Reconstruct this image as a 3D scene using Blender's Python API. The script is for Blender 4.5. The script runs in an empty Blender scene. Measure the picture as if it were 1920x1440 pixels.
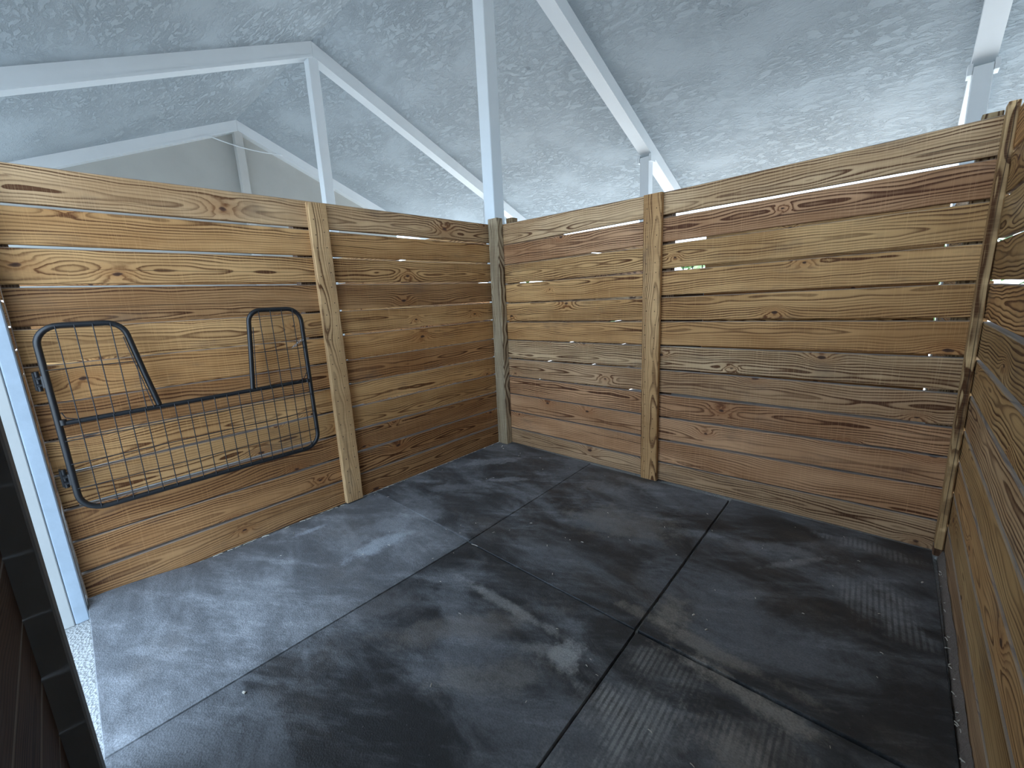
import bpy, math, random
from mathutils import Vector, Euler
D = bpy.data
SC = bpy.context.scene
COL = SC.collection
rnd = random.Random(7)

# ------------------------------------------------------------------ helpers
def link(o, parent=None):
    COL.objects.link(o)
    if parent is not None:
        o.parent = parent
    return o

def tag(o, label=None, cat=None, group=None, kind=None):
    for k, v in (('label', label), ('category', cat), ('group', group), ('kind', kind)):
        if v:
            o[k] = v
    return o

class MB:
    """collects shapes into ONE mesh; can carry wood attributes per vertex"""
    def __init__(s):
        s.v, s.f, s.m, s.co, s.seed, s.tint = [], [], [], [], [], []
    def add(s, verts, faces, mat=0, co=None, seed=0.0, tint=(.5, .5, .5)):
        n = len(s.v)
        s.v += [tuple(v) for v in verts]
        s.f += [tuple(i + n for i in f) for f in faces]
        s.m += [mat] * len(faces)
        s.co += list(co) if co is not None else [(0, 0, 0)] * len(verts)
        s.seed += [seed] * len(verts)
        s.tint += [tint] * len(verts)
    def box(s, a, b, mat=0, bev=0.0):
        """axis-aligned box with chamfered vertical/horizontal edges"""
        x0, y0, z0 = a; x1, y1, z1 = b
        s.prism([(x0, y0), (x1, y0), (x1, y1), (x0, y1)], z0, z1, mat, bev)
    def prism(s, poly, z0, z1, mat=0, bev=0.0):
        n = len(poly)
        cx = sum(p[0] for p in poly) / n; cy = sum(p[1] for p in poly) / n
        if bev:
            q = []
            for i in range(n):
                p = Vector(poly[i]); a = Vector(poly[i - 1]); b = Vector(poly[(i + 1) % n])
                q += [p + (a - p).normalized() * bev, p + (b - p).normalized() * bev]
            poly = [tuple(t) for t in q]; n = len(poly)
        def ring(z, inset):
            out = []
            for p in poly:
                d = Vector((cx - p[0], cy - p[1]))
                k = inset * 1.3 / max(d.length, 1e-6)
                out.append((p[0] + d.x * k, p[1] + d.y * k, z))
            return out
        if bev:
            rs = [ring(z0, bev), ring(z0 + bev, 0), ring(z1 - bev, 0), ring(z1, bev)]
        else:
            rs = [ring(z0, 0), ring(z1, 0)]
        V = [p for r in rs for p in r]
        F = [tuple(range(n))[::-1], tuple(range((len(rs) - 1) * n, len(rs) * n))]
        for k in range(len(rs) - 1):
            for i in range(n):
                j = (i + 1) % n
                F.append((k * n + i, k * n + j, (k + 1) * n + j, (k + 1) * n + i))
        s.add(V, F, mat)
    def tube(s, path, r, mat=0, n=10, closed=False, up=None):
        P = [Vector(p) for p in path]
        m = len(P)
        V, F = [], []
        prev = None
        for i in range(m):
            if closed:
                t = (P[(i + 1) % m] - P[i - 1]).normalized()
            else:
                t = (P[min(i + 1, m - 1)] - P[max(i - 1, 0)]).normalized()
            ref = prev if prev is not None else (Vector((1, 0, 0)) if abs(t.x) < .9 else Vector((0, 0, 1)))
            a = (ref - t * ref.dot(t)).normalized(); b = t.cross(a)
            prev = a
            for k in range(n):
                an = 2 * math.pi * k / n
                V.append(P[i] + (a * math.cos(an) + b * math.sin(an)) * r)
        for i in range(m if closed else m - 1):
            i2 = (i + 1) % m
            for k in range(n):
                k2 = (k + 1) % n
                F.append((i * n + k, i * n + k2, i2 * n + k2, i2 * n + k))
        if not closed:
            F.append(tuple(range(n))[::-1]); F.append(tuple(range((m - 1) * n, m * n)))
        s.add(V, F, mat)
    def plank(s, O, U, Vv, W, L, lo, hi, th, seed, tint, mat=0, chamf=.004, u0=0.0, nst=None):
        """a sawn board: O origin, U length dir, Vv across dir, W thickness dir; lo(u), hi(u) give its edges"""
        O, U, Vv, W = Vector(O), Vector(U), Vector(Vv), Vector(W)
        nst = nst or max(2, int(L / .25) + 1)
        V, F, CO = [], [], []
        c = chamf
        for i in range(nst):
            u = L * i / (nst - 1)
            a, b = lo(u), hi(u)
            for (v, w) in ((a + c, 0), (b - c, 0), (b, c), (b, th - c), (b - c, th), (a + c, th), (a, th - c), (a, c)):
                V.append(O + U * u + Vv * v + W * w); CO.append((u + u0, v - (a + b) / 2, w))
        for i in range(nst - 1):
            for k in range(8):
                k2 = (k + 1) % 8
                F.append((i * 8 + k, i * 8 + k2, (i + 1) * 8 + k2, (i + 1) * 8 + k))
        F.append(tuple(range(8))[::-1]); F.append(tuple(range((nst - 1) * 8, nst * 8)))
        s.add(V, F, mat, CO, seed, tint)
    def build(s, name, mats, parent=None, smooth=False, wood=False, loc=None):
        me = D.meshes.new(name)
        V = s.v
        if loc is not None:
            V = [(v[0] - loc[0], v[1] - loc[1], v[2] - loc[2]) for v in V]
        me.from_pydata([tuple(v) for v in V], [], s.f)
        for m in (mats if isinstance(mats, (list, tuple)) else [mats]):
            me.materials.append(m)
        me.polygons.foreach_set('material_index', s.m)
        if wood:
            a = me.attributes.new('bco', 'FLOAT_VECTOR', 'POINT'); a.data.foreach_set('vector', [c for p in s.co for c in p])
            a = me.attributes.new('bseed', 'FLOAT', 'POINT'); a.data.foreach_set('value', s.seed)
            a = me.attributes.new('btint', 'FLOAT_VECTOR', 'POINT'); a.data.foreach_set('vector', [c for p in s.tint for c in p])
        me.validate(); me.update()
        import bmesh
        bm = bmesh.new(); bm.from_mesh(me); bmesh.ops.recalc_face_normals(bm, faces=bm.faces); bm.to_mesh(me); bm.free()
        if smooth:
            me.polygons.foreach_set('use_smooth', [True] * len(me.polygons))
            me.set_sharp_from_angle(angle=math.radians(40))
        o = D.objects.new(name, me)
        if loc is not None and parent is None:
            o.location = loc
        link(o, parent)
        return o

# ------------------------------------------------------------------ node helpers
class NT:
    def __init__(s, name):
        s.mat = D.materials.new(name); s.mat.use_nodes = True
        s.t = s.mat.node_tree; s.t.nodes.clear()
        s.out = s.n('ShaderNodeOutputMaterial'); s.b = s.n('ShaderNodeBsdfPrincipled')
        s.t.links.new(s.b.outputs[0], s.out.inputs[0])
    def n(s, kind, **kw):
        nd = s.t.nodes.new(kind)
        for k, v in kw.items(): setattr(nd, k, v)
        return nd
    def set(s, sock, v):
        if isinstance(v, bpy.types.NodeSocket): s.t.links.new(v, sock)
        elif isinstance(v, (tuple, list)) and len(v) == 3 and sock.type == 'RGBA': sock.default_value = (*v, 1)
        else: sock.default_value = v
    def m(s, op, a, b=0.0, c=0.0, clamp=False):
        nd = s.n('ShaderNodeMath', operation=op, use_clamp=clamp)
        for i, v in enumerate((a, b, c)): s.set(nd.inputs[i], v)
        return nd.outputs[0]
    def vm(s, op, a, b=(0, 0, 0)):
        nd = s.n('ShaderNodeVectorMath', operation=op)
        s.set(nd.inputs[0], a); s.set(nd.inputs[1], b)
        return nd.outputs['Value'] if op in ('LENGTH', 'DOT_PRODUCT', 'DISTANCE') else nd.outputs[0]
    def comb(s, x, y, z):
        nd = s.n('ShaderNodeCombineXYZ')
        for i, v in enumerate((x, y, z)): s.set(nd.inputs[i], v)
        return nd.outputs[0]
    def sep(s, v):
        nd = s.n('ShaderNodeSeparateXYZ'); s.set(nd.inputs[0], v); return nd.outputs
    def noise(s, vec, scale=1.0, detail=2.0, rough=.5, dist=0.0):
        nd = s.n('ShaderNodeTexNoise'); s.set(nd.inputs['Vector'], vec)
        for k, v in (('Scale', scale), ('Detail', detail), ('Roughness', rough), ('Distortion', dist)): s.set(nd.inputs[k], v)
        return nd.outputs['Fac']
    def mix(s, f, a, b, blend='MIX'):
        nd = s.n('ShaderNodeMix', data_type='RGBA', blend_type=blend)
        s.set(nd.inputs[0], f); s.set(nd.inputs[6], a); s.set(nd.inputs[7], b)
        return nd.outputs[2]
    def ramp(s, f, stops, interp='LINEAR'):
        nd = s.n('ShaderNodeValToRGB'); cr = nd.color_ramp; cr.interpolation = interp
        while len(cr.elements) < len(stops): cr.elements.new(.5)
        for e, (p, c) in zip(cr.elements, stops):
            e.position = p; e.color = (*c, 1) if isinstance(c, (tuple, list)) else (c, c, c, 1)
        s.set(nd.inputs[0], f); return nd.outputs[0]
    def sstep(s, x, a, b, lo=0.0, hi=1.0):
        nd = s.n('ShaderNodeMapRange', interpolation_type='SMOOTHSTEP')
        for i, v in enumerate((x, a, b, lo, hi)): s.set(nd.inputs[i], v)
        return nd.outputs[0]
    def attr(s, name, out='Vector'):
        nd = s.n('ShaderNodeAttribute', attribute_name=name); return nd.outputs[out]
    def pos(s):
        return s.n('ShaderNodeNewGeometry').outputs['Position']
    def bump(s, h, strength=.3, dist=.01):
        nd = s.n('ShaderNodeBump'); s.set(nd.inputs['Strength'], strength); s.set(nd.inputs['Distance'], dist); s.set(nd.inputs['Height'], h)
        s.t.links.new(nd.outputs[0], s.b.inputs['Normal'])
    def base(s, c, rough=.7, metal=0.0, spec=.3):
        s.set(s.b.inputs['Base Color'], c); s.set(s.b.inputs['Roughness'], rough); s.set(s.b.inputs['Metallic'], metal); s.set(s.b.inputs['Specular IOR Level'], spec)
        return s.mat

def pine(name, contrast=1.12, ring=62.0):
    """weathered treated pine: growth rings cut by the board, knots the rings flow round, saw marks, per-board tint"""
    t = NT(name)
    u, v, w = t.sep(t.attr('bco')); sd = t.attr('bseed', 'Fac')
    s1 = t.m('MULTIPLY', sd, 37.3); s2 = t.m('MULTIPLY', sd, 71.9)
    # knots
    kv = t.n('ShaderNodeTexVoronoi', voronoi_dimensions='2D')
    t.set(kv.inputs['Vector'], t.comb(t.m('ADD', t.m('MULTIPLY', u, 1.7), s1), t.m('ADD', t.m('MULTIPLY', v, 3.6), s2), 0))
    t.set(kv.inputs['Scale'], 1.0); t.set(kv.inputs['Randomness'], .9)
    kd = kv.outputs['Distance']; kr, kg, kb = t.sep(kv.outputs['Color'])
    on = t.m('GREATER_THAN', kr, .40)
    kd = t.m('ADD', kd, t.m('MULTIPLY', t.m('SUBTRACT', t.noise(t.comb(t.m('MULTIPLY', u, 22), t.m('MULTIPLY', v, 40), s1), 1, 2), .5), .07))
    size = t.m('MULTIPLY_ADD', kg, .040, .022)
    core = t.m('MULTIPLY', on, t.sstep(kd, size, t.m('MULTIPLY', size, .55)))
    flow = t.m('MULTIPLY', on, t.m('EXPONENT', t.m('MULTIPLY', t.m('POWER', t.m('DIVIDE', kd, t.m('MULTIPLY', size, 3.4)), 2.0), -1.0)))
    # rings
    n1 = t.noise(t.comb(t.m('MULTIPLY', u, .9), s1, 3.1), 1, 1.5)
    n2 = t.noise(t.comb(t.m('MULTIPLY', u, 1.7), t.m('MULTIPLY', v, 5.0), s2), 1, 2)
    n3 = t.noise(t.comb(t.m('MULTIPLY', u, 7.0), t.m('MULTIPLY', v, 30.0), s2), 1, 3)
    vc = t.m('MULTIPLY', t.m('SUBTRACT', t.noise(t.comb(s1, 5.5, s2), 3.0, 0), .5), .34)
    d = t.m('ADD', t.m('SUBTRACT', v, vc), t.m('MULTIPLY', t.m('SUBTRACT', n1, .5), .10))
    dep = t.m('ADD', t.m('ADD', t.m('MULTIPLY', w, .8), .018), t.m('MULTIPLY', t.m('SUBTRACT', n1, .5), .04))
    r = t.m('SQRT', t.m('ADD', t.m('MULTIPLY', d, d), t.m('MULTIPLY', dep, dep)))
    r = t.m('ADD', r, t.m('MULTIPLY', u, .012))
    r = t.m('ADD', r, t.m('MULTIPLY', n2, .085))
    r = t.m('ADD', r, t.m('MULTIPLY', n3, .0035))
    r = t.m('ADD', r, t.m('MULTIPLY', flow, .05))
    fr = t.m('FRACT', t.m('MULTIPLY', r, ring))
    late = t.ramp(fr, [(0, .10), (.15, 0.), (.45, .10), (.66, .62), (.80, 1.), (.93, .85), (1., .12)])
    coarse = t.sstep(t.noise(t.comb(t.m('MULTIPLY', r, 26), s1, t.m('MULTIPLY', u, .4)), 1, 2), .42, .66)
    depth = t.noise(t.comb(t.m('MULTIPLY', u, 1.3), t.m('MULTIPLY', v, 9), s1), 1, 2)
    late = t.m('MULTIPLY', late, t.m('MULTIPLY', t.m('MULTIPLY_ADD', coarse, .55, t.m('MULTIPLY_ADD', depth, 1.1, -.12), clamp=True), t.m('MULTIPLY', t.m('MULTIPLY_ADD', t.noise(t.comb(s1, s2, 4.4), 1.7, 0), 1.3, .62), contrast)))
    fib = t.noise(t.comb(t.m('MULTIPLY', u, 5), t.m('MULTIPLY', v, 260), t.m('MULTIPLY', w, 260)), 1, 2)
    saw = t.noise(t.comb(t.m('MULTIPLY', u, 240), t.m('MULTIPLY', v, 5), s1), 1, 1)
    patch = t.noise(t.comb(t.m('MULTIPLY', u, 1.1), t.m('MULTIPLY', v, 3.5), t.m('ADD', s2, 9)), 1, 3, .6)
    tint = t.attr('btint')
    light = t.mix(t.sstep(patch, .3, .7), t.vm('MULTIPLY', tint, (.72, .66, .60)), t.vm('MULTIPLY', tint, (1.12, 1.16, 1.22)))
    dark = t.vm('MULTIPLY', tint, (.17, .105, .075))
    c = t.mix(late, light, dark)
    c = t.mix(t.m('MULTIPLY', t.sstep(fib, .45, .75), .22), c, t.vm('MULTIPLY', tint, (.5, .42, .34)))
    c = t.mix(t.m('MULTIPLY', t.sstep(saw, .5, .8), .16), c, t.vm('MULTIPLY', tint, (1.5, 1.55, 1.6)))
    grime = t.sstep(t.noise(t.comb(t.m('MULTIPLY', u, 2.2), t.m('MULTIPLY', v, 6), t.m('ADD', s1, 31)), 1, 4, .65), .55, .8)
    c = t.mix(t.m('MULTIPLY', grime, .5), c, (.10, .075, .06))
    kcol = t.mix(t.sstep(kd, .0, .05), (.035, .016, .011), (.12, .05, .03))
    c = t.mix(t.m('MULTIPLY', core, .92), c, kcol)
    # drying cracks along the grain
    ck = t.m('ABSOLUTE', t.m('ADD', t.m('SUBTRACT', v, t.m('MULTIPLY', t.m('SUBTRACT', t.noise(t.comb(s2, s1, 2.2), 2.0, 0), .5), .16)), t.m('MULTIPLY', t.m('SUBTRACT', n1, .5), .05)))
    gate = t.sstep(t.noise(t.comb(t.m('MULTIPLY', u, .8), s2, s1), 1, 1), .56, .64)
    ck = t.m('MULTIPLY', t.sstep(ck, .0024, .0008), gate)
    c = t.mix(t.m('MULTIPLY', ck, .85), c, (.035, .02, .012))
    halo = t.m('MULTIPLY', t.m('SUBTRACT', flow, core, clamp=True), .35)
    c = t.mix(halo, c, t.vm('MULTIPLY', tint, (.62, .40, .27)))
    nz = t.sep(t.n('ShaderNodeNewGeometry').outputs['Normal'])[2]
    c = t.mix(t.m('MULTIPLY', t.sstep(nz, .55, .8), .75), c, (.28, .265, .25))      # dust lying on the upper edges
    t.bump(t.m('ADD', t.m('MULTIPLY', late, -.5), t.m('ADD', t.m('MULTIPLY', fib, .5), t.m('MULTIPLY', saw, .3))), .35, .002)
    return t.base(c, .72, 0, .25)

def plain(name, col, rough=.6, metal=0., spec=.3, var=.06, scale=6., bump=0.0, bscale=60.):
    t = NT(name); p = t.pos()
    n = t.noise(p, scale, 4, .6)
    c = t.mix(n, tuple(x * (1 - var) for x in col), tuple(min(1, x * (1 + var)) for x in col))
    if bump: t.bump(t.noise(p, bscale, 3), bump, .004)
    return t.base(c, rough, metal, spec)

M_PINE = pine('pine_boards')
M_PINE_POST = pine('pine_posts', 1.1, 85.)
M_STEEL = plain('white_painted_steel', (.66, .705, .73), .45, 0, .4, .04, 5, .05, 90)
M_BLACK = plain('black_powder_coat', (.012, .013, .015), .38, 0, .5, .2, 20)
M_WIRE = plain('black_mesh_wire', (.016, .016, .018), .5, 0, .4, .2, 20)
M_DARK = plain('nail_hole_dark', (.025, .018, .014), .8)
M_CHROME = plain('worn_chain_steel', (.35, .36, .37), .35, .8)

M_GREYPOST = plain('grey_painted_post', (.47, .48, .465), .8, 0, .15, .08, 4, .05, 60)
def gravel_mat(name, col, sc=1.0):
    t = NT(name); p = t.pos()
    v = t.n('ShaderNodeTexVoronoi'); t.set(v.inputs['Vector'], p); t.set(v.inputs['Scale'], 90 * sc)
    n = t.noise(p, 3, 4); f = t.noise(p, 220 * sc, 2)
    c = t.mix(n, tuple(x * .75 for x in col), tuple(x * 1.15 for x in col))
    c = t.mix(t.m('MULTIPLY', v.outputs['Color'], .35), c, tuple(x * .5 for x in col))
    t.bump(t.m('ADD', v.outputs['Distance'], t.m('MULTIPLY', f, .4)), .8, .008)
    return t.base(c, .9, 0, .15)
M_GRAVEL = gravel_mat('pale_gravel', (.46, .465, .46))
M_DIRT = gravel_mat('dusty_dirt', (.25, .21, .18), 1.2)

def plaster(name, col, strength=.55):
    t = NT(name); p = t.pos(); x, y, z = t.sep(p)
    q = t.comb(t.m('MULTIPLY', x, .75), y, z)
    wv = t.noise(q, 2.2, 3)
    warp = t.vm('ADD', q, t.comb(t.m('MULTIPLY', wv, .22), t.m('MULTIPLY', wv, .2), 0))
    warp = t.vm('MULTIPLY', warp, (.7, 1.25, 1.25))
    a = t.noise(warp, 10, 6, .66, .25)
    rid = t.m('ABSOLUTE', t.m('SUBTRACT', a, .5))
    rid = t.sstep(rid, .0, .07)
    amt = t.sstep(t.noise(q, 1.3, 3), .25, .75)
    fine = t.noise(q, 42, 4, .6)
    h = t.m('ADD', t.m('MULTIPLY', t.m('MULTIPLY', rid, amt), .8), t.m('ADD', t.m('MULTIPLY', a, .7), t.m('MULTIPLY', fine, .22)))
    t.bump(h, strength, .035)
    blot = t.noise(q, .7, 3)
    c = t.mix(blot, tuple(k * .90 for k in col), tuple(min(1, k * 1.06) for k in col))
    spots = t.sstep(t.noise(q, 3.1, 2, .5), .765, .80)
    c = t.mix(t.m('MULTIPLY', spots, .5), c, tuple(k * .45 for k in col))
    return t.base(c, .85, 0, .15)
M_CEIL = plaster('sprayed_plaster_white', (.385, .44, .475), .7)
M_GABLE = plain('grey_render', (.40, .41, .39), .9, 0, .1, .12, 1.6, .12, 30)

def rubber():
    t = NT('black_stable_rubber'); p = t.pos(); x, y, z = t.sep(p)
    st = t.comb(t.m('MULTIPLY', x, .8), t.m('MULTIPLY', y, 1.6), 0)
    n1 = t.noise(st, 1.7, 8, .68, .5)
    n2 = t.noise(t.comb(t.m('MULTIPLY', t.m('ADD', x, t.m('MULTIPLY', y, .6)), 2.0), t.m('MULTIPLY', t.m('SUBTRACT', y, t.m('MULTIPLY', x, .6)), 9.0), 1.7), 1, 7, .7)
    n3 = t.noise(p, 26, 4, .7)
    n4 = t.noise(p, 120, 2, .6)
    grain = t.m('MULTIPLY_ADD', n4, 1.3, t.m('MULTIPLY_ADD', n3, .9, -.55), clamp=True)
    dust = t.m('MULTIPLY', t.sstep(n1, .42, .64), .62)
    dust = t.m('ADD', dust, t.m('MULTIPLY', t.sstep(n2, .48, .70), .45))
    # the mat by the doorway and the one behind it carry pale dust, made paler to paint in the doorway light
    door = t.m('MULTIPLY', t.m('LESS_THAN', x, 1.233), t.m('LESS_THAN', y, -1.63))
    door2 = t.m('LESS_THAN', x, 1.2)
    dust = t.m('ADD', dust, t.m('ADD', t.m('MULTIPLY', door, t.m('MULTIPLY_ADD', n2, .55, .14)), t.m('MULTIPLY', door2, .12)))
    dust = t.m('MULTIPLY', dust, t.m('MULTIPLY_ADD', grain, .8, .35))
    base = t.mix(n3, (.016, .018, .021), (.046, .051, .057))
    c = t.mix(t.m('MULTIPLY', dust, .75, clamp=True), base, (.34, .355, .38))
    # dusty brown traffic film
    warm = t.noise(st, 1.15, 6, .65)
    c = t.mix(t.m('MULTIPLY', t.sstep(warm, .50, .74), t.m('MULTIPLY', grain, .38)), c, (.24, .20, .165))
    # settled dust with the ribbed imprint of the mat's underside
    stripes = t.m('MULTIPLY_ADD', t.m('SINE', t.m('MULTIPLY', t.m('ADD', x, t.m('MULTIPLY', y, .05)), 2 * math.pi / .023)), .5, .5)
    stripes = t.m('MULTIPLY', t.sstep(stripes, .05, .7), t.sstep(t.noise(t.comb(t.m('MULTIPLY', x, 12), t.m('MULTIPLY', y, 4), 0), 1, 4), .3, .6))
    rag = t.m('MULTIPLY_ADD', t.m('SUBTRACT', t.noise(p, 6, 7, .75), .5), 3.4, 0)
    def patch(cx, cy, rx, ry, ang, amt, col, striped):
        nonlocal c
        ca, sa = math.cos(ang), math.sin(ang)
        dx = t.m('SUBTRACT', x, cx); dy = t.m('SUBTRACT', y, cy)
        a = t.m('DIVIDE', t.m('ADD', t.m('MULTIPLY', dx, ca), t.m('MULTIPLY', dy, sa)), rx)
        b = t.m('DIVIDE', t.m('SUBTRACT', t.m('MULTIPLY', dy, ca), t.m('MULTIPLY', dx, sa)), ry)
        rr = t.m('ADD', t.m('SQRT', t.m('ADD', t.m('MULTIPLY', a, a), t.m('MULTIPLY', b, b))), rag)
        mk = t.sstep(rr, 1.2, .35)
        if striped: mk = t.m('MULTIPLY', mk, t.m('MULTIPLY_ADD', stripes, .75, .25))
        mk = t.m('MULTIPLY', mk, t.m('MULTIPLY_ADD', grain, .9, .25, clamp=True))
        c = t.mix(t.m('MULTIPLY', mk, amt, clamp=True), c, col)
    for a in PATCHES: patch(*a)
    v = t.n('ShaderNodeTexVoronoi'); t.set(v.inputs['Vector'], p); t.set(v.inputs['Scale'], 150)
    spk = t.sstep(t.noise(p, 95, 1), .76, .80)
    c = t.mix(t.m('MULTIPLY', spk, .35), c, (.42, .42, .42))
    t.bump(t.m('ADD', v.outputs['Distance'], t.m('MULTIPLY', n3, .5)), .32, .004)
    rough = t.m('MULTIPLY_ADD', dust, .6, .46, clamp=True)
    return t.base(c, rough, 0, .45)
PATCHES = [
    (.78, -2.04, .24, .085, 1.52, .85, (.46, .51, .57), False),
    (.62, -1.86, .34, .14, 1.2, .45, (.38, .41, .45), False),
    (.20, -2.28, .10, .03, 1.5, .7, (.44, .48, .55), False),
    (3.22, -.19, .26, .07, -.05, .65, (.34, .35, .36), True),
    (3.27, -.74, .17, .22, .15, .75, (.36, .37, .38), True),
    (3.40, -.92, .10, .12, 0, .45, (.28, .29, .30), True),
    (2.86, -.50, .18, .06, .2, .45, (.32, .33, .34), False),
    (2.92, -.62, .20, .03, .9, .55, (.36, .36, .36), False),
    (2.64, -2.10, .20, .22, .3, .95, (.40, .40, .39), True),
    (2.92, -1.70, .30, .055, -.08, .85, (.36, .33, .29), False),
    (3.00, -1.90, .22, .14, .2, .75, (.36, .33, .30), True),
    (2.62, -1.80, .18, .10, .5, .60, (.36, .35, .33), True),
    (2.70, -2.32, .22, .12, .2, .75, (.38, .38, .37), True),
    (2.95, -1.98, .10, .10, 0, .65, (.34, .31, .28), False),
    (1.92, -1.93, .42, .035, .03, .70, (.38, .38, .37), False),
    (2.27, -1.98, .07, .09, .3, .95, (.46, .47, .47), False),
    (2.16, -2.04, .14, .04, .5, .55, (.38, .38, .37), False),
    (1.78, -2.18, .45, .10, .9, .40, (.29, .26, .23), False),
    (2.10, -2.28, .28, .10, .8, .45, (.33, .31, .28), False),
    (2.70, -1.56, .42, .05, -.05, .65, (.32, .29, .25), False),
    (2.54, -1.45, .10, .14, .2, .60, (.36, .33, .28), False),
    (1.95, -.80, .42, .22, .3, .50, (.27, .25, .22), False),
    (1.55, -.40, .30, .12, .2, .45, (.32, .33, .34), False),
    (1.75, -.16, .22, .06, 0, .50, (.32, .33, .34), False),
    (.35, -.55, .36, .10, .9, .50, (.36, .38, .41), False),
    (.80, -.75, .30, .05, .7, .50, (.36, .38, .41), False),
    (.55, -1.10, .35, .10, .9, .40, (.34, .36, .39), False),
    (1.30, -2.40, .30, .12, .9, .35, (.30, .30, .31), False),
]
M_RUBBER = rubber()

# ------------------------------------------------------------------ measured layout (metres; corner of the stall at the origin)
RIDGE_Y = .082; XK = lambda k: -.036 + 3.647 * k
BAY = 3.58
UND = lambda y: 5.245 - .425 * abs(y - RIDGE_Y)          # underside of the rafters
RD = .205                                               # rafter depth, to the ceiling
GZ = -.025                                              # ground

A_TOP = 2.345
A_GAPS = [(2.163, 2.146), (1.966, 1.952), (1.776, 1.758), (1.566, 1.553), (1.379, 1.365), (1.174, 1.165), (.979, .968), (.789, .777), (.594, .580), (.401, .390), (.208, .195)]
B_TOP = [(0, 2.330), (1.8, 2.312), (3.55, 2.345)]
B_MID = [(2.128, 2.141, 2.157), (1.930, 1.945, 1.958), (1.737, 1.747, 1.753), (1.543, 1.547, 1.553), (1.350, 1.355, 1.360), (1.156, 1.158, 1.159), (.955, .963, .962), (.762, .762, .764), (.566, .560, .585), (.371, .364, .396), (.174, .164, .192)]
B_HALF = [(.002, .0105, .0085), (.003, .010, .0075), (.004, .010, .008), (.005, .009, .007), (.006, .008, .008), (.005, .006, .007), (.006, .008, .008), (.005, .009, .006), (.004, .006, .005), (.005, .007, .005), (.004, .006, .004)]
def lerp3(x, ys, xs=(0.17, 1.83, 3.48)):
    if x < xs[1]:
        k = (x - xs[0]) / (xs[1] - xs[0]); return ys[0] + (ys[1] - ys[0]) * k
    k = (x - xs[1]) / (xs[2] - xs[1]); return ys[1] + (ys[2] - ys[1]) * k

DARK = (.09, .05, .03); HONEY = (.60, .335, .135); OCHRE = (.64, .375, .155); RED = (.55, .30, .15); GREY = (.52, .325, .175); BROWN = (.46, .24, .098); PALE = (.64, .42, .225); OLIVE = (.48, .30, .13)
TH = .038

def stepw(seed, amp=.002):
    f1, f2, p1, p2 = 1.3 + seed % 1, 2.9, seed * 9, seed * 5
    return lambda u: amp * (math.sin(u * f1 + p1) + .5 * math.sin(u * f2 + p2))

def tvar(c, k=.10):
    a = 1 + rnd.uniform(-k, k); b = rnd.uniform(-.03, .03)
    return (c[0] * a * (1 + b), c[1] * a, c[2] * a * (1 - b))

def plank_wall(name, O, U, W, L, tops, gaps_lo_hi, tints, z0=.0, kind='structure', u0=0.):
    """tops: fn(u); gaps_lo_hi: list of (fn hi-edge, fn lo-edge) from the top down"""
    mb = MB()
    edges = [tops] + [f for g in gaps_lo_hi for f in g] + [lambda u: z0]
    for i in range(len(gaps_lo_hi) + 1):
        hi = edges[2 * i]; lo = edges[2 * i + 1]
        sd = rnd.random() * 10
        wob = stepw(sd, .0012)
        mb.plank(O, U, (0, 0, 1), W, L, (lambda u, f=lo, k=wob: f(u) + k(u)), (lambda u, f=hi, k=wob: f(u) + k(u)), TH, sd, tvar(tints[i % len(tints)]), u0=u0)
    o = mb.build(name, M_PINE, wood=True)
    tag(o, kind=kind)
    return o

const = lambda c: (lambda u: c)
gapsA = [(const(a), const(b)) for a, b in A_GAPS]
# left wall: u runs from the doorway end (y=-3.42) to the corner (y=0)
plank_wall('wall_left', (0, -3.42, 0), (0, 1, 0), (-1, 0, 0), 3.42, const(A_TOP), gapsA,
           [PALE, HONEY, HONEY, BROWN, HONEY, HONEY, BROWN, HONEY, HONEY, BROWN, BROWN, BROWN], .0)
# back wall
def bedge(i, s):
    return lambda u: lerp3(u + .04, B_MID[i]) + s * lerp3(u + .04, B_HALF[i])
gapsB = [(bedge(i, 1), bedge(i, -1)) for i in range(11)]
plank_wall('wall_back', (.042, 0, 0), (1, 0, 0), (0, 1, 0), 3.505, lambda u: lerp3(u, (2.330, 2.312, 2.345)), gapsB,
           [PALE, RED, OCHRE, OCHRE, OCHRE, HONEY, PALE, GREY, RED, RED, RED, GREY], .0)
# right wall
C_MID = [b[2] for b in B_MID]
gapsC = [(const(c + .009), const(c - .009)) for c in C_MID]
plank_wall('wall_right', (3.552, -3.50, 0), (0, 1, 0), (1, 0, 0), 3.47, const(2.345), gapsC,
           [HONEY, OLIVE, OLIVE, OLIVE, HONEY, OLIVE, OLIVE, PALE, OLIVE, HONEY, OLIVE, GREY], .0)
# front wall beside the doorway
gapsF = [(const(a), const(b)) for a, b in A_GAPS]
plank_wall('wall_front', (1.52, -3.497, 0), (1, 0, 0), (0, -1, 0), 2.03, const(A_TOP), [(const(a - .007), const(b)) for a, b in A_GAPS], [DARK, DARK], .0)
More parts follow.
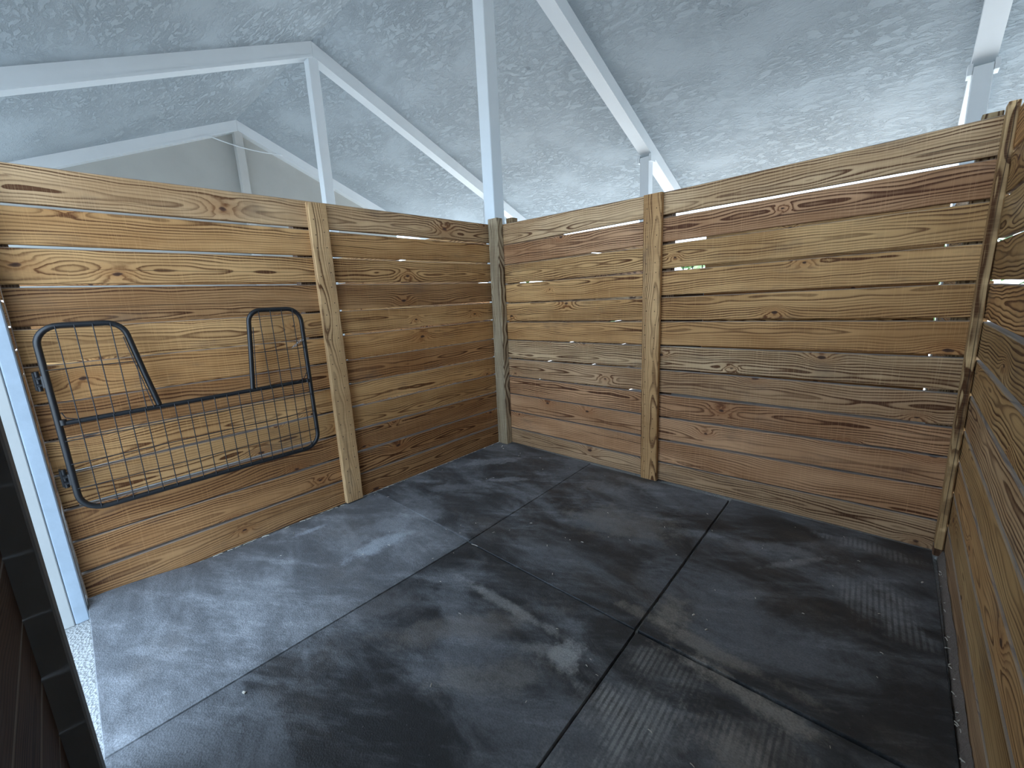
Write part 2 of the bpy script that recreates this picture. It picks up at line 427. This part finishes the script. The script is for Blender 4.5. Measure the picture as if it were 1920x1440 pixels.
# the neighbouring stalls that show only through the gaps
plank_wall('wall_back_neighbour', (-3.54, 0, 0), (1, 0, 0), (0, 1, 0), 3.42, const(A_TOP), gapsF, [HONEY, OCHRE, BROWN], .0)
plank_wall('wall_left_neighbour', (-3.70, -3.5, 0), (0, 1, 0), (1, 0, 0), 3.49, const(A_TOP), gapsF, [OCHRE, BROWN, HONEY], .0)
plank_wall('wall_far_neighbour', (-3.70, .17, 0), (0, 1, 0), (1, 0, 0), 3.4, const(A_TOP), gapsF, [OCHRE, BROWN, HONEY], .0)
plank_wall('wall_left_opposite', (-.038, .17, 0), (0, 1, 0), (1, 0, 0), 3.40, const(A_TOP), gapsF, [HONEY, PALE, BROWN], .0)
plank_wall('wall_right_opposite', (3.552, .17, 0), (0, 1, 0), (1, 0, 0), 3.40, const(A_TOP), gapsF, [PALE, OCHRE, HONEY], .0)
plank_wall('wall_front_opposite', (.95, 3.62, 0), (1, 0, 0), (0, 1, 0), 2.57, const(2.43), gapsF, [OCHRE, BROWN, HONEY], .0)
plank_wall('wall_back_beyond', (3.72, 0, 0), (1, 0, 0), (0, 1, 0), 3.35, const(A_TOP), gapsF, [BROWN, OLIVE, HONEY], .0)
plank_wall('wall_right_beyond', (7.08, -3.5, 0), (0, 1, 0), (1, 0, 0), 3.45, const(A_TOP), gapsF, [BROWN, OLIVE, HONEY], .0)
plank_wall('wall_front_neighbour', (-2.2, -3.497, 0), (1, 0, 0), (0, -1, 0), 2.03, const(A_TOP), gapsF, [OCHRE, BROWN, HONEY], .0)

# ------------------------------------------------------------------ timber posts and battens
def batten(name, label, group, O, U, Vv, W, L, wid, th, seed, tint, nails=True, chamf=.006, lean=0.0, cat='post'):
    mb = MB()
    wob = stepw(seed, .0025)
    # stands on its lower end: length runs up
    mb.plank(O, U, Vv, W, L, lambda u: wob(u) + lean * u, lambda u: wid + wob(u + .7) + lean * u, th, seed, tint, chamf=chamf)
    if nails:
        O, U, Vv, W = Vector(O), Vector(U), Vector(Vv), Vector(W)
        r2 = random.Random(int(seed * 100))
        u = .07
        while u < L - .03:
            for fv in (.22, .74):
                c = O + U * (u + r2.uniform(-.015, .015)) + Vv * (wid * fv + r2.uniform(-.006, .006) + lean * u) + W * (th + .0004)
                ring = []
                for k in range(8):
                    an = k * math.pi / 4
                    ring.append(c + U * (.0038 * math.cos(an)) + Vv * (.0038 * math.sin(an)))
                low = [p - W * .004 for p in ring]
                mb.add(ring + low, [tuple(range(8))] + [(k, (k + 1) % 8, 8 + (k + 1) % 8, 8 + k) for k in range(8)], 1)
            u += .097
    o = mb.build(name, [M_PINE_POST, M_DARK], wood=True)
    tag(o, label, cat, group)
    return o
Z = (0, 0, 1)
def stud(wall, O, U, Vv, W, L, wid, th, seed, tint):
    mb = MB(); mb.plank(O, U, Vv, W, L, const(0), const(wid), th, seed, tint)
    mb.build('stud', [M_PINE_POST, M_DARK], D.objects[wall], wood=True)
batten('timber_batten', 'knotty yellowish timber upright nailed halfway along the left plank wall, beside the gate', None,
       (0.001, -1.905, .012), Z, (0, 1, 0), (1, 0, 0), 2.318, .140, .042, 3.31, (.66, .42, .205))
batten('timber_batten', 'straight nail-dotted timber upright halfway along the back plank wall', None,
       (1.684, -.001, .0), Z, (1, 0, 0), (0, -1, 0), 2.312, .143, .042, 5.77, (.62, .37, .165))
batten('timber_post', 'weathered grey-green streaked timber post in the corner below the tall white post', None,
       (.001, -.002, .0), Z, (1, 0, 0), (0, -1, 0), 2.385, .135, .088, 3.93, (.47, .37, .235), nails=False, lean=.010)
batten('timber_post', 'narrow timber upright in the corner of the back and right plank walls', None,
       (3.511, -.002, .06), Z, (1, 0, 0), (0, -1, 0), 2.315, .038, .095, 2.43, (.54, .35, .165), nails=False)
batten('timber_offcut', 'short dark wooden block on the floor at the foot of the right corner upright', None,
       (3.508, -.004, .0), Z, (1, 0, 0), (0, -1, 0), .058, .042, .060, 4.2, (.25, .14, .08), nails=False, cat='block')
batten('frame_post', 'timber stub rising behind the back wall at the right-hand corner upright', None,
       (3.44, .040, .0), Z, (1, 0, 0), (0, 1, 0), 2.375, .075, .085, 6.2, (.36, .25, .13), nails=False)
batten('frame_post', 'timber stub rising behind the back wall just right of the tall white post', None,
       (.165, .040, .0), Z, (1, 0, 0), (0, 1, 0), 2.385, .085, .085, 6.9, (.36, .25, .13), nails=False)
stud('wall_back',
       (1.70, .040, .0), Z, (1, 0, 0), (0, 1, 0), 2.30, .175, .085, 7.7, (.24, .15, .09))
stud('wall_left',
       (-.040, -1.99, .0), Z, (0, 1, 0), (-1, 0, 0), 2.33, .175, .085, 7.1, (.24, .15, .09))

stud('wall_left',
       (-.040, -3.425, .0), Z, (0, 1, 0), (-1, 0, 0), 2.33, .065, .085, 7.9, (.20, .13, .08))

# ------------------------------------------------------------------ white steel frame
def steel_post(label, cx, cy, z0, z1, s=.150, cap=False, group='white steel posts', mat=None):
    e = None
    mb = MB(); mb.box((cx - s / 2, cy - s / 2, z0), (cx + s / 2, cy + s / 2, z1), 0, .006)
    o = mb.build('steel_post', mat or M_STEEL); tag(o, label, 'post', group)
    if cap:
        cb = MB()
        h = s / 2
        # saddle: two side flanges and a seat plate that the rafter sits in
        cb.box((cx - h - .040, cy - h - .004, z1 - .075), (cx - h - .002, cy + h + .004, z1 + .03), 0, .002)
        cb.build('saddle_bracket', M_STEEL, o)
        cb = MB()
        cb.box((cx + h + .002, cy - h - .004, z1 - .075), (cx + h + .040, cy + h + .004, z1 + .03), 0, .002)
        cb.build('saddle_bracket', M_STEEL, o)
    return o
zt = lambda y: UND(y) - .002
steel_post('tall white square steel post rising from the far corner of the stall', XK(0), RIDGE_Y, GZ, zt(RIDGE_Y))
steel_post('slender white steel post under the roof peak behind the left plank wall', XK(-1), RIDGE_Y, GZ, zt(RIDGE_Y))
steel_post('grey post standing against the far gable wall under its peak', XK(-2), RIDGE_Y, GZ, zt(RIDGE_Y), mat=M_GREYPOST, group=None)
EY = RIDGE_Y + BAY
steel_post('short white steel post above the nail-dotted upright, carrying a sloping beam', XK(0), EY, GZ, zt(EY + .075), cap=True)
steel_post('white steel post above the right end of the back wall', XK(1), EY, GZ, zt(EY + .075), cap=True)
steel_post('white steel post half hidden behind the left edge of the tall corner post', XK(-1), EY, GZ, zt(EY + .075))

def rafter(label, k, side, y_end):
    """sloping roof beam from the ridge to past the eave post"""
    w = .17
    x0, x1 = XK(k) - w / 2, XK(k) + w / 2
    y0 = RIDGE_Y + side * .0015
    mb = MB()
    prof = [(y0, UND(y0)), (y_end, UND(y_end)), (y_end, UND(y_end) + RD + .03), (y0, UND(y0) + RD + .03)]
    V = [(x0, y, z) for y, z in prof] + [(x1, y, z) for y, z in prof]
    mb.add(V, [(0, 1, 2, 3), (4, 7, 6, 5), (0, 4, 5, 1), (1, 5, 6, 2), (2, 6, 7, 3), (3, 7, 4, 0)])
    # rolled lip along the lower edge
    for xx in (x0, x1):
        d = -.006 if xx == x0 else .006
        a, b = sorted((xx, xx + d))
        P = [(y0, UND(y0)), (y_end, UND(y_end)), (y_end, UND(y_end) + .035), (y0, UND(y0) + .035)]
        V = [(a, y, z) for y, z in P] + [(b, y, z) for y, z in P]
        mb.add(V, [(0, 1, 2, 3), (4, 7, 6, 5), (0, 4, 5, 1), (1, 5, 6, 2), (2, 6, 7, 3), (3, 7, 4, 0)])
    o = mb.build('roof_beam', M_STEEL)
    tag(o, label, 'beam', 'white sloping roof beams')
    return o
rafter('white roof beam sloping down to the short post above the nail-dotted upright', 0, 1, 5.35)
rafter('wide bluish white roof beam at the upper right corner of the picture', 1, 1, 5.35)
rafter('white roof beam sloping from the nearer peak down behind the tall corner post', -1, 1, 5.35)
rafter('white roof beam sloping left from the nearer roof peak', -1, -1, -4.3)
rafter('white roof beam along the right slope of the far gable wall', -2, 1, 5.35)
rafter('white roof beam along the left slope of the far gable wall', -2, -1, -4.3)

# ceiling: two sprayed slopes
mb = MB()
X0, X1 = -7.6, 7.2
for side in (1, -1):
    ye = 5.38 if side > 0 else -4.3
    zc = lambda y: UND(y) + RD
    V = []
    for x in (X0, X1):
        V += [(x, RIDGE_Y, zc(RIDGE_Y)), (x, ye, zc(ye)), (x, ye, zc(ye) + .12), (x, RIDGE_Y, zc(RIDGE_Y) + .12)]
    mb.add(V, [(0, 1, 2, 3), (4, 7, 6, 5), (0, 4, 5, 1), (1, 5, 6, 2), (2, 6, 7, 3)])
tag(mb.build('ceiling', M_CEIL), kind='structure')
# gable end
mb = MB()
P = [(-3.6, GZ), (3.75, GZ), (3.75, UND(3.75) + RD), (RIDGE_Y, UND(RIDGE_Y) + RD), (-3.6, UND(-3.6) + RD)]
xg = XK(-2) - .08
V = [(xg, y, z) for y, z in P] + [(xg - .12, y, z) for y, z in P]
n = len(P)
mb.add(V, [tuple(range(n)), tuple(range(2 * n - 1, n - 1, -1))] + [(i, (i + 1) % n, n + (i + 1) % n, n + i) for i in range(n)])
tag(mb.build('wall_gable', M_GABLE), kind='structure')
V = [(7.12, y, z) for y, z in P] + [(7.24, y, z) for y, z in P]  # unseen end wall, added to darken the surfaces that face right
mb = MB(); mb.add(V, [tuple(range(n)), tuple(range(2 * n - 1, n - 1, -1))] + [(i, (i + 1) % n, n + (i + 1) % n, n + i) for i in range(n)])
tag(mb.build('wall_light_block_right', M_GABLE), kind='structure')
# cable slung across the gable
mb = MB()
pts = []
for i in range(13):
    k = i / 12; y = -.45 + 1.35 * k
    pts.append((XK(-2) + .10, y, 5.02 + .02 * k - .20 * k * (1 - k) * 1.2 - .10 * k))
mb.tube(pts, .010, n=6)
tag(mb.build('cable', M_STEEL, smooth=True), 'thin white cable slung across the far gable just below its peak', 'cable')

# ------------------------------------------------------------------ ground, mats
mb = MB(); mb.add([(-60, -60, GZ), (60, -60, GZ), (60, 60, GZ), (-60, 60, GZ)], [(0, 1, 2, 3)])
tag(mb.build('floor', M_GRAVEL), kind='structure')

def mat_mesh(label, P, lift=None):
    """P: corners far-left, far-right, near-right, near-left (x,y); top at z=0"""
    mb = MB(); N = 24
    fl, fr, nr, nl = [Vector((*p, 0)) for p in P]
    V, F = [], []
    t = .020
    for j in range(N + 1):
        for i in range(N + 1):
            a, b = i / N, j / N
            p = fl.lerp(fr, a).lerp(nl.lerp(nr, a), b)
            z = lift(p.x, p.y) if lift else 0
            V.append((p.x, p.y, z))
    base = len(V)
    rim = [i for i in range(N + 1)] + [(N + 1) * j + N for j in range(1, N + 1)] + [(N + 1) * N + i for i in range(N - 1, -1, -1)] + [(N + 1) * j for j in range(N - 1, 0, -1)]
    for j in range(N):
        for i in range(N):
            k = j * (N + 1) + i
            F.append((k, k + N + 1, k + N + 2, k + 1))
    cen = (fl + fr + nr + nl) / 4
    for q, r in enumerate(rim):                   # rounded rim
        v = V[r]; d = (Vector((v[0], v[1], 0)) - cen); d.normalize()
        V.append((v[0] + d.x * .003, v[1] + d.y * .003, v[2] - .004))
    b2 = len(V)
    for q, r in enumerate(rim):
        v = V[base + q]; V.append((v[0], v[1], v[2] - t + .004))
    R = len(rim)
    for q in range(R):
        q2 = (q + 1) % R
        F.append((rim[q], rim[q2], base + q2, base + q)); F.append((base + q, base + q2, b2 + q2, b2 + q))
    F.append(tuple(b2 + q for q in range(R))[::-1])
    mb.add(V, F)
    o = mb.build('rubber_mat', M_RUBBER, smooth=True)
    tag(o, label, 'mat', 'black rubber mats on the stall floor')
    return o
def lift(x, y):
    a = max(0., min(1., (-2.75 - y) / .65)); b = max(0., min(1., (.42 - x) / .42))
    a = a * a * (3 - 2 * a); b = b * b
    return .055 * a * b
mat_mesh('bluish black rubber mat filling the far corner under the tall white post', [(.006, -.012), (1.168, -.03), (1.226, -1.645), (.012, -1.628)])
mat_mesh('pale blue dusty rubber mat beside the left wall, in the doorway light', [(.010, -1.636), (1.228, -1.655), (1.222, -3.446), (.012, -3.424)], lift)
mat_mesh('dark rubber mat at the foot of the nail-dotted upright on the back wall', [(1.178, -.045), (2.400, -.045), (2.434, -1.660), (1.236, -1.650)])
mat_mesh('dark rubber mat in the middle foreground with a pale streak', [(1.240, -1.664), (2.440, -1.672), (2.482, -3.44), (1.232, -3.45)])
mat_mesh('black rubber mat along the foot of the right wall with ribbed dust marks', [(2.418, -.020), (3.508, .0 - .012), (3.526, -1.640), (2.452, -1.656)])
mat_mesh('black rubber mat in the nearest right corner with large striped dust patches', [(2.454, -1.676), (3.526, -1.662), (3.522, -3.45), (2.496, -3.44)])

# gravel bank along the foot of the right wall
mb = MB(); V, F = [], []
N = 120
for j in range(N + 1):
    y = -.07 - 3.3 * j / N
    h = .040 + .018 * math.sin(j * .37) * math.sin(j * .11 + 1) + rnd.uniform(-.004, .004)
    for (x, z) in ((3.529, GZ - .002), (3.532, -.006), (3.5415, .012 + h * .3), (3.5505, .008 + h)):
        V.append((x + rnd.uniform(-.0015, .0010), y, z + rnd.uniform(-.003, .003)))
for j in range(N):
    for i in range(3):
        k = j * 4 + i; F.append((k, k + 1, k + 5, k + 4))
mb.add(V, F)
o = mb.build('gravel_bank', M_DIRT, smooth=True); tag(o, 'strip of dusty brown gravel between the mats and the right plank wall', 'gravel', kind='stuff')

# straw and chips
mb = MB(); r3 = random.Random(21)
def straw(x, y, ang, L, z=.002, r=.0016):
    dx, dy = math.cos(ang) * L / 2, math.sin(ang) * L / 2
    mb.tube([(x - dx, y - dy, z), (x, y, z + .002), (x + dx, y + dy, z)], r, n=5)
straw(1.30, -1.66, .15, .05); straw(1.33, -3.02, .4, .012, .003, .005)
for i in range(70):
    x = r3.uniform(.05, 3.45); y = r3.uniform(-2.6, -.1)
    straw(x, y, r3.uniform(0, 3.1), r3.uniform(.006, .018), .002, r3.uniform(.001, .0022))
for i in range(70):
    y = r3.uniform(-3.2, -.1); straw(.012 + r3.uniform(0, .012), y, 1.57 + r3.uniform(-.5, .5), r3.uniform(.01, .04), .004, .0025)
for i in range(50):
    y = r3.uniform(-3.3, -.2); straw(3.53 + r3.uniform(-.006, .012), y, r3.uniform(0, 3.1), r3.uniform(.008, .02), .012, .002)
for y, x in ((-.16, .13), (-.19, .15), (-.22, .20), (-1.40, 2.62), (-1.46, 2.70), (-.42, 3.46)):
    straw(x, y, 1.1, .012, .003, .0035)
o = mb.build('straw_litter', plain('straw_chips', (.62, .58, .50), .8)); tag(o, 'pale straw and chips scattered over the mats and along the wall foot', 'straw', kind='stuff')

# ------------------------------------------------------------------ doorway posts
mb = MB(); mb.box((-.04, -3.640, GZ), (.11, -3.488, zt(-3.64)), 0, .004)
M_CREAM = plain('cream_painted_steel', (.43, .44, .43), .5, 0, .3, .08, 7, .05, 80)
tag(mb.build('door_post', M_CREAM), 'cream white door post beyond the doorway, behind the bluish gate post', 'post')
M_GALV = plain('chalky_blue_white_steel', (.34, .41, .48), .5, .0, .4, .22, 9, .12, 70)
mb = MB(); mb.box((.0, -3.486, GZ), (.11, -3.430, 2.36), 0, .005)
tag(mb.build('gate_post', M_GALV), 'chalky bluish steel gate post at the open end of the left wall', 'post')
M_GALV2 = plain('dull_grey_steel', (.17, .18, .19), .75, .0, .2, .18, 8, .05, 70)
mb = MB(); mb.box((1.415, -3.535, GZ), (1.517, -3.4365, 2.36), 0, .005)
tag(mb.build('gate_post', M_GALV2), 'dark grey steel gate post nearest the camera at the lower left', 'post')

# ------------------------------------------------------------------ yoke gate folded against the left wall
def arc(cy, cz, r, a0, a1, n=7):
    return [(cy + r * math.cos(math.radians(a0 + (a1 - a0) * i / n)), cz + r * math.sin(math.radians(a0 + (a1 - a0) * i / n))) for i in range(n + 1)]
GX = .115
def stall_gate(label, loc, rotz, gx=0.0):
    g = D.objects.new('stall_gate', None); link(g); g.location = loc; g.rotation_euler = (0, 0, rotz)
    tag(g, label, 'gate')
    # local frame: y runs along the gate from the hinge, z up
    YL, YR, ZB, ZM, ZT = 0.0, 1.262, .585, 1.080, 1.578
    r = .0145
    # one bent tube: outer loop and the two horns
    outer = []
    outer += arc(YR - .10, ZB + .10, .10, -90, 0)
    outer += arc(YR - .09, ZT + .015 - .09, .09, 0, 90)
    outer += arc(YR - .250, ZT + .015 - .078, .078, 90, 172)
    outer += [(YR - .345, ZM + .25), (YR - .370, ZM + .008)]
    fr = MB(); X = gx
    right = [(X, y, z) for y, z in outer]
    left = []
    left += [(.405, ZM + .008), (.372, ZM + .20)]
    left += arc(.258, ZT - .092, .080, 8, 90)
    left += arc(.092, ZT - .104, .092, 90, 180)
    left += arc(.10, ZB + .10, .10, 180, 270)
    leftp = [(X, y, z) for y, z in left]
    fr.tube(right[::-1] + leftp[::-1][:0], r, n=12) if False else None
    full = leftp + right                      # runs: left horn foot -> left side -> bottom -> right side -> right horn foot
    fr.tube(full, r, n=12)
    fr.build('frame', M_BLACK, g, smooth=True)
    cb = MB(); cb.tube([(X, YL + .012, ZM - .008), (X, YR - .012, ZM)], .0135, n=12)
    for y in (YL + .016, YR - .016): cb.tube([(X, y, ZM - .016 if y < .5 else ZM - .012), (X, y, ZM + .012)], .0165, n=10)
    cb.build('crossbar', M_BLACK, g, smooth=True)
    # welded wire grid: lower panel and the two horns
    wl = MB(); xw = X + .013; rw = .0027
    y = .060
    nw = 18
    for i in range(nw):
        y = .075 + (YR - .135) * i / (nw - 1)
        wl.tube([(xw, y, ZB + .004), (xw, y, ZM)], rw, n=6)
    for z in (ZB + .135, ZB + .27, ZB + .395): wl.tube([(xw + .004, YL + .005, z), (xw + .004, YR - .005, z)], rw, n=6)
    wl.build('wire_grid', M_WIRE, g, smooth=True)
    wu = MB()
    for i in range(5):
        y = .075 + .068 * i
        top = ZT - .012 if y < .28 else ZT - .06 - (y - .30) * 4.0
        top = min(top, ZT - .01); wu.tube([(xw, y, ZM), (xw, y, max(top, ZM + .1))], rw, n=6)
    wu.tube([(xw, .380, ZM), (xw, .318, ZT - .09)], rw, n=6)
    wu.tube([(xw + .004, .005, ZM + .27), (xw + .004, .345, ZM + .27)], rw, n=6)
    wu.tube([(xw, .02, ZM + .05), (xw, .03, ZM + .02), (xw, .07, ZM + .004)], rw, n=6)
    wu.build('wire_grid', M_WIRE, g, smooth=True)
    wr = MB()
    for i in range(4):
        y = YR - .055 - .070 * i
        wr.tube([(xw, y, ZM), (xw, y, ZT + .008)], rw, n=6)
    wr.tube([(xw, YR - .350, ZM), (xw, YR - .312, ZT - .09)], rw, n=6)
    wr.tube([(xw + .004, YR - .350, ZM + .24), (xw + .004, YR - .005, ZM + .24)], rw, n=6)
    wr.tube([(xw, YR - .02, ZM + .06), (xw, YR - .04, ZM + .025), (xw, YR - .09, ZM + .006)], rw, n=6)
    wr.build('wire_grid', M_WIRE, g, smooth=True)
    for z in (1.295, .775):
        h = MB()
        h.box((X - .10, -.046, z - .045), (X - .040, -.038, z + .045), 0, .001)      # plate
        h.tube([(X - .045, -.030, z - .05), (X - .045, -.030, z + .05)], .011, n=10)
        h.box((X - .045, -.036, z - .022), (X + .004, -.010, z - .012), 0, .001)
        h.box((X - .045, -.036, z + .012), (X + .004, -.010, z + .022), 0, .001)
        h.tube([(X, -.012, z - .030), (X, -.012, z + .030)], .008, n=8)
        h.build('hinge', M_BLACK, g, smooth=True)
    ch = MB()
    for i in range(6):
        c = Vector((X + .016, YR - .020 - .013 * i, ZM + .292 - .007 * i - (.005 if i > 3 else 0)))
        ring = []
        for k in range(10):
            an = 2 * math.pi * k / 10
            a, b = .010 * math.cos(an), .006 * math.sin(an)
            ring.append(c + (Vector((0, -.85 * a, -.5 * a)) + (Vector((b, 0, 0)) if i % 2 else Vector((0, .5 * b, -.85 * b)))))
        ch.tube(ring, .0018, n=5, closed=True)
    ch.build('latch_chain', M_CHROME, g, smooth=True)
    return g
stall_gate('black tubular yoke gate with wire grid, folded open against the left plank wall', (GX, -3.352, 0), 0)

hd = D.objects.new('half_door', None); link(hd); hd.location = (.12, 3.62, 0)
tag(hd, 'dark plank half door of the opposite stall with bars above, seen through the back wall gaps', 'door')
mb = MB()
for i in range(8): mb.plank((.02, 0, .03 + .205 * i), (1, 0, 0), (0, 0, 1), (0, 1, 0), .80, const(0), const(.197), .035, 1.1 + i, tvar((.12, .075, .045)))
mb.build('panel', M_PINE, hd, wood=True)
for i in range(6):
    mb = MB(); mb.tube([(.06 + .145 * i, .018, 1.66), (.06 + .145 * i, .018, 2.30)], .009, n=8); mb.build('bar', M_BLACK, hd, smooth=True)
mb = MB(); mb.tube([(.02, .018, 2.30), (.82, .018, 2.30)], .012, n=8); mb.build('top_rail', M_BLACK, hd, smooth=True)

# ------------------------------------------------------------------ greenery outside, seen through the gaps
def foliage():
    t = NT('hedge_leaves'); p = t.pos()
    n = t.noise(p, 3, 5, .7)
    return t.base(t.mix(n, (.03, .07, .02), (.16, .26, .08)), .7, 0, .2)
mb = MB(); r4 = random.Random(3)
for i in range(900):
    x = r4.uniform(-14, 12); y = 17 + r4.uniform(-.8, .8); z = r4.uniform(.0, 3.4)
    s = r4.uniform(.18, .45); a = r4.uniform(0, 6.3); b = r4.uniform(-1, 1)
    d1 = Vector((math.cos(a), math.sin(a), b)) * s; d2 = Vector((-math.sin(a), math.cos(a), r4.uniform(-1, 1))) * s
    c = Vector((x, y, z)); mb.add([c - d1, c + d2 * .6, c + d1, c - d2 * .6], [(0, 1, 2, 3)])
o = mb.build('hedge_foliage', foliage()); tag(o, 'green hedge outdoors glimpsed through the gaps of the back wall', 'hedge', kind='stuff')

# ------------------------------------------------------------------ light
w = D.worlds.new('World'); SC.world = w; w.use_nodes = True
nt = w.node_tree; nt.nodes.clear()
out = nt.nodes.new('ShaderNodeOutputWorld'); bg = nt.nodes.new('ShaderNodeBackground')
sky = nt.nodes.new('ShaderNodeTexSky'); sky.sky_type = 'HOSEK_WILKIE'; sky.turbidity = 4.0; sky.ground_albedo = .4
sky.sun_direction = Vector((-.25, .62, .74)).normalized()
mx = nt.nodes.new('ShaderNodeMix'); mx.data_type = 'RGBA'; mx.inputs[0].default_value = .55
mx.inputs[7].default_value = (.62, .80, 1.0, 1)
nt.links.new(sky.outputs[0], mx.inputs[6]); nt.links.new(mx.outputs[2], bg.inputs[0]); nt.links.new(bg.outputs[0], out.inputs[0])
bg.inputs[1].default_value = 1.75
sun = D.lights.new('sun', 'SUN'); sun.energy = 3.5; sun.angle = math.radians(2); sun.color = (1, .98, .95)
so = D.objects.new('sun', sun); link(so)
so.rotation_euler = Vector((.25, -.62, -.74)).to_track_quat('-Z', 'Y').to_euler()

# ------------------------------------------------------------------ camera
cam = D.cameras.new('camera'); co = D.objects.new('camera', cam); link(co)
co.location = (3.236982, -3.308926, 1.587955)
co.rotation_euler = Euler((1.370478, .04877, .737349), 'XYZ')
cam.sensor_fit = 'HORIZONTAL'; cam.sensor_width = 36.0; cam.lens = 790.796 / 1920 * 36.0; cam.clip_start = .02
SC.camera = co
SC.view_settings.view_transform = 'Standard'; SC.view_settings.look = 'None'; SC.view_settings.gamma = 1; SC.view_settings.use_curve_mapping = False
SC.view_settings.exposure = 2.5
SC.cycles.max_bounces = 14; SC.cycles.diffuse_bounces = 8
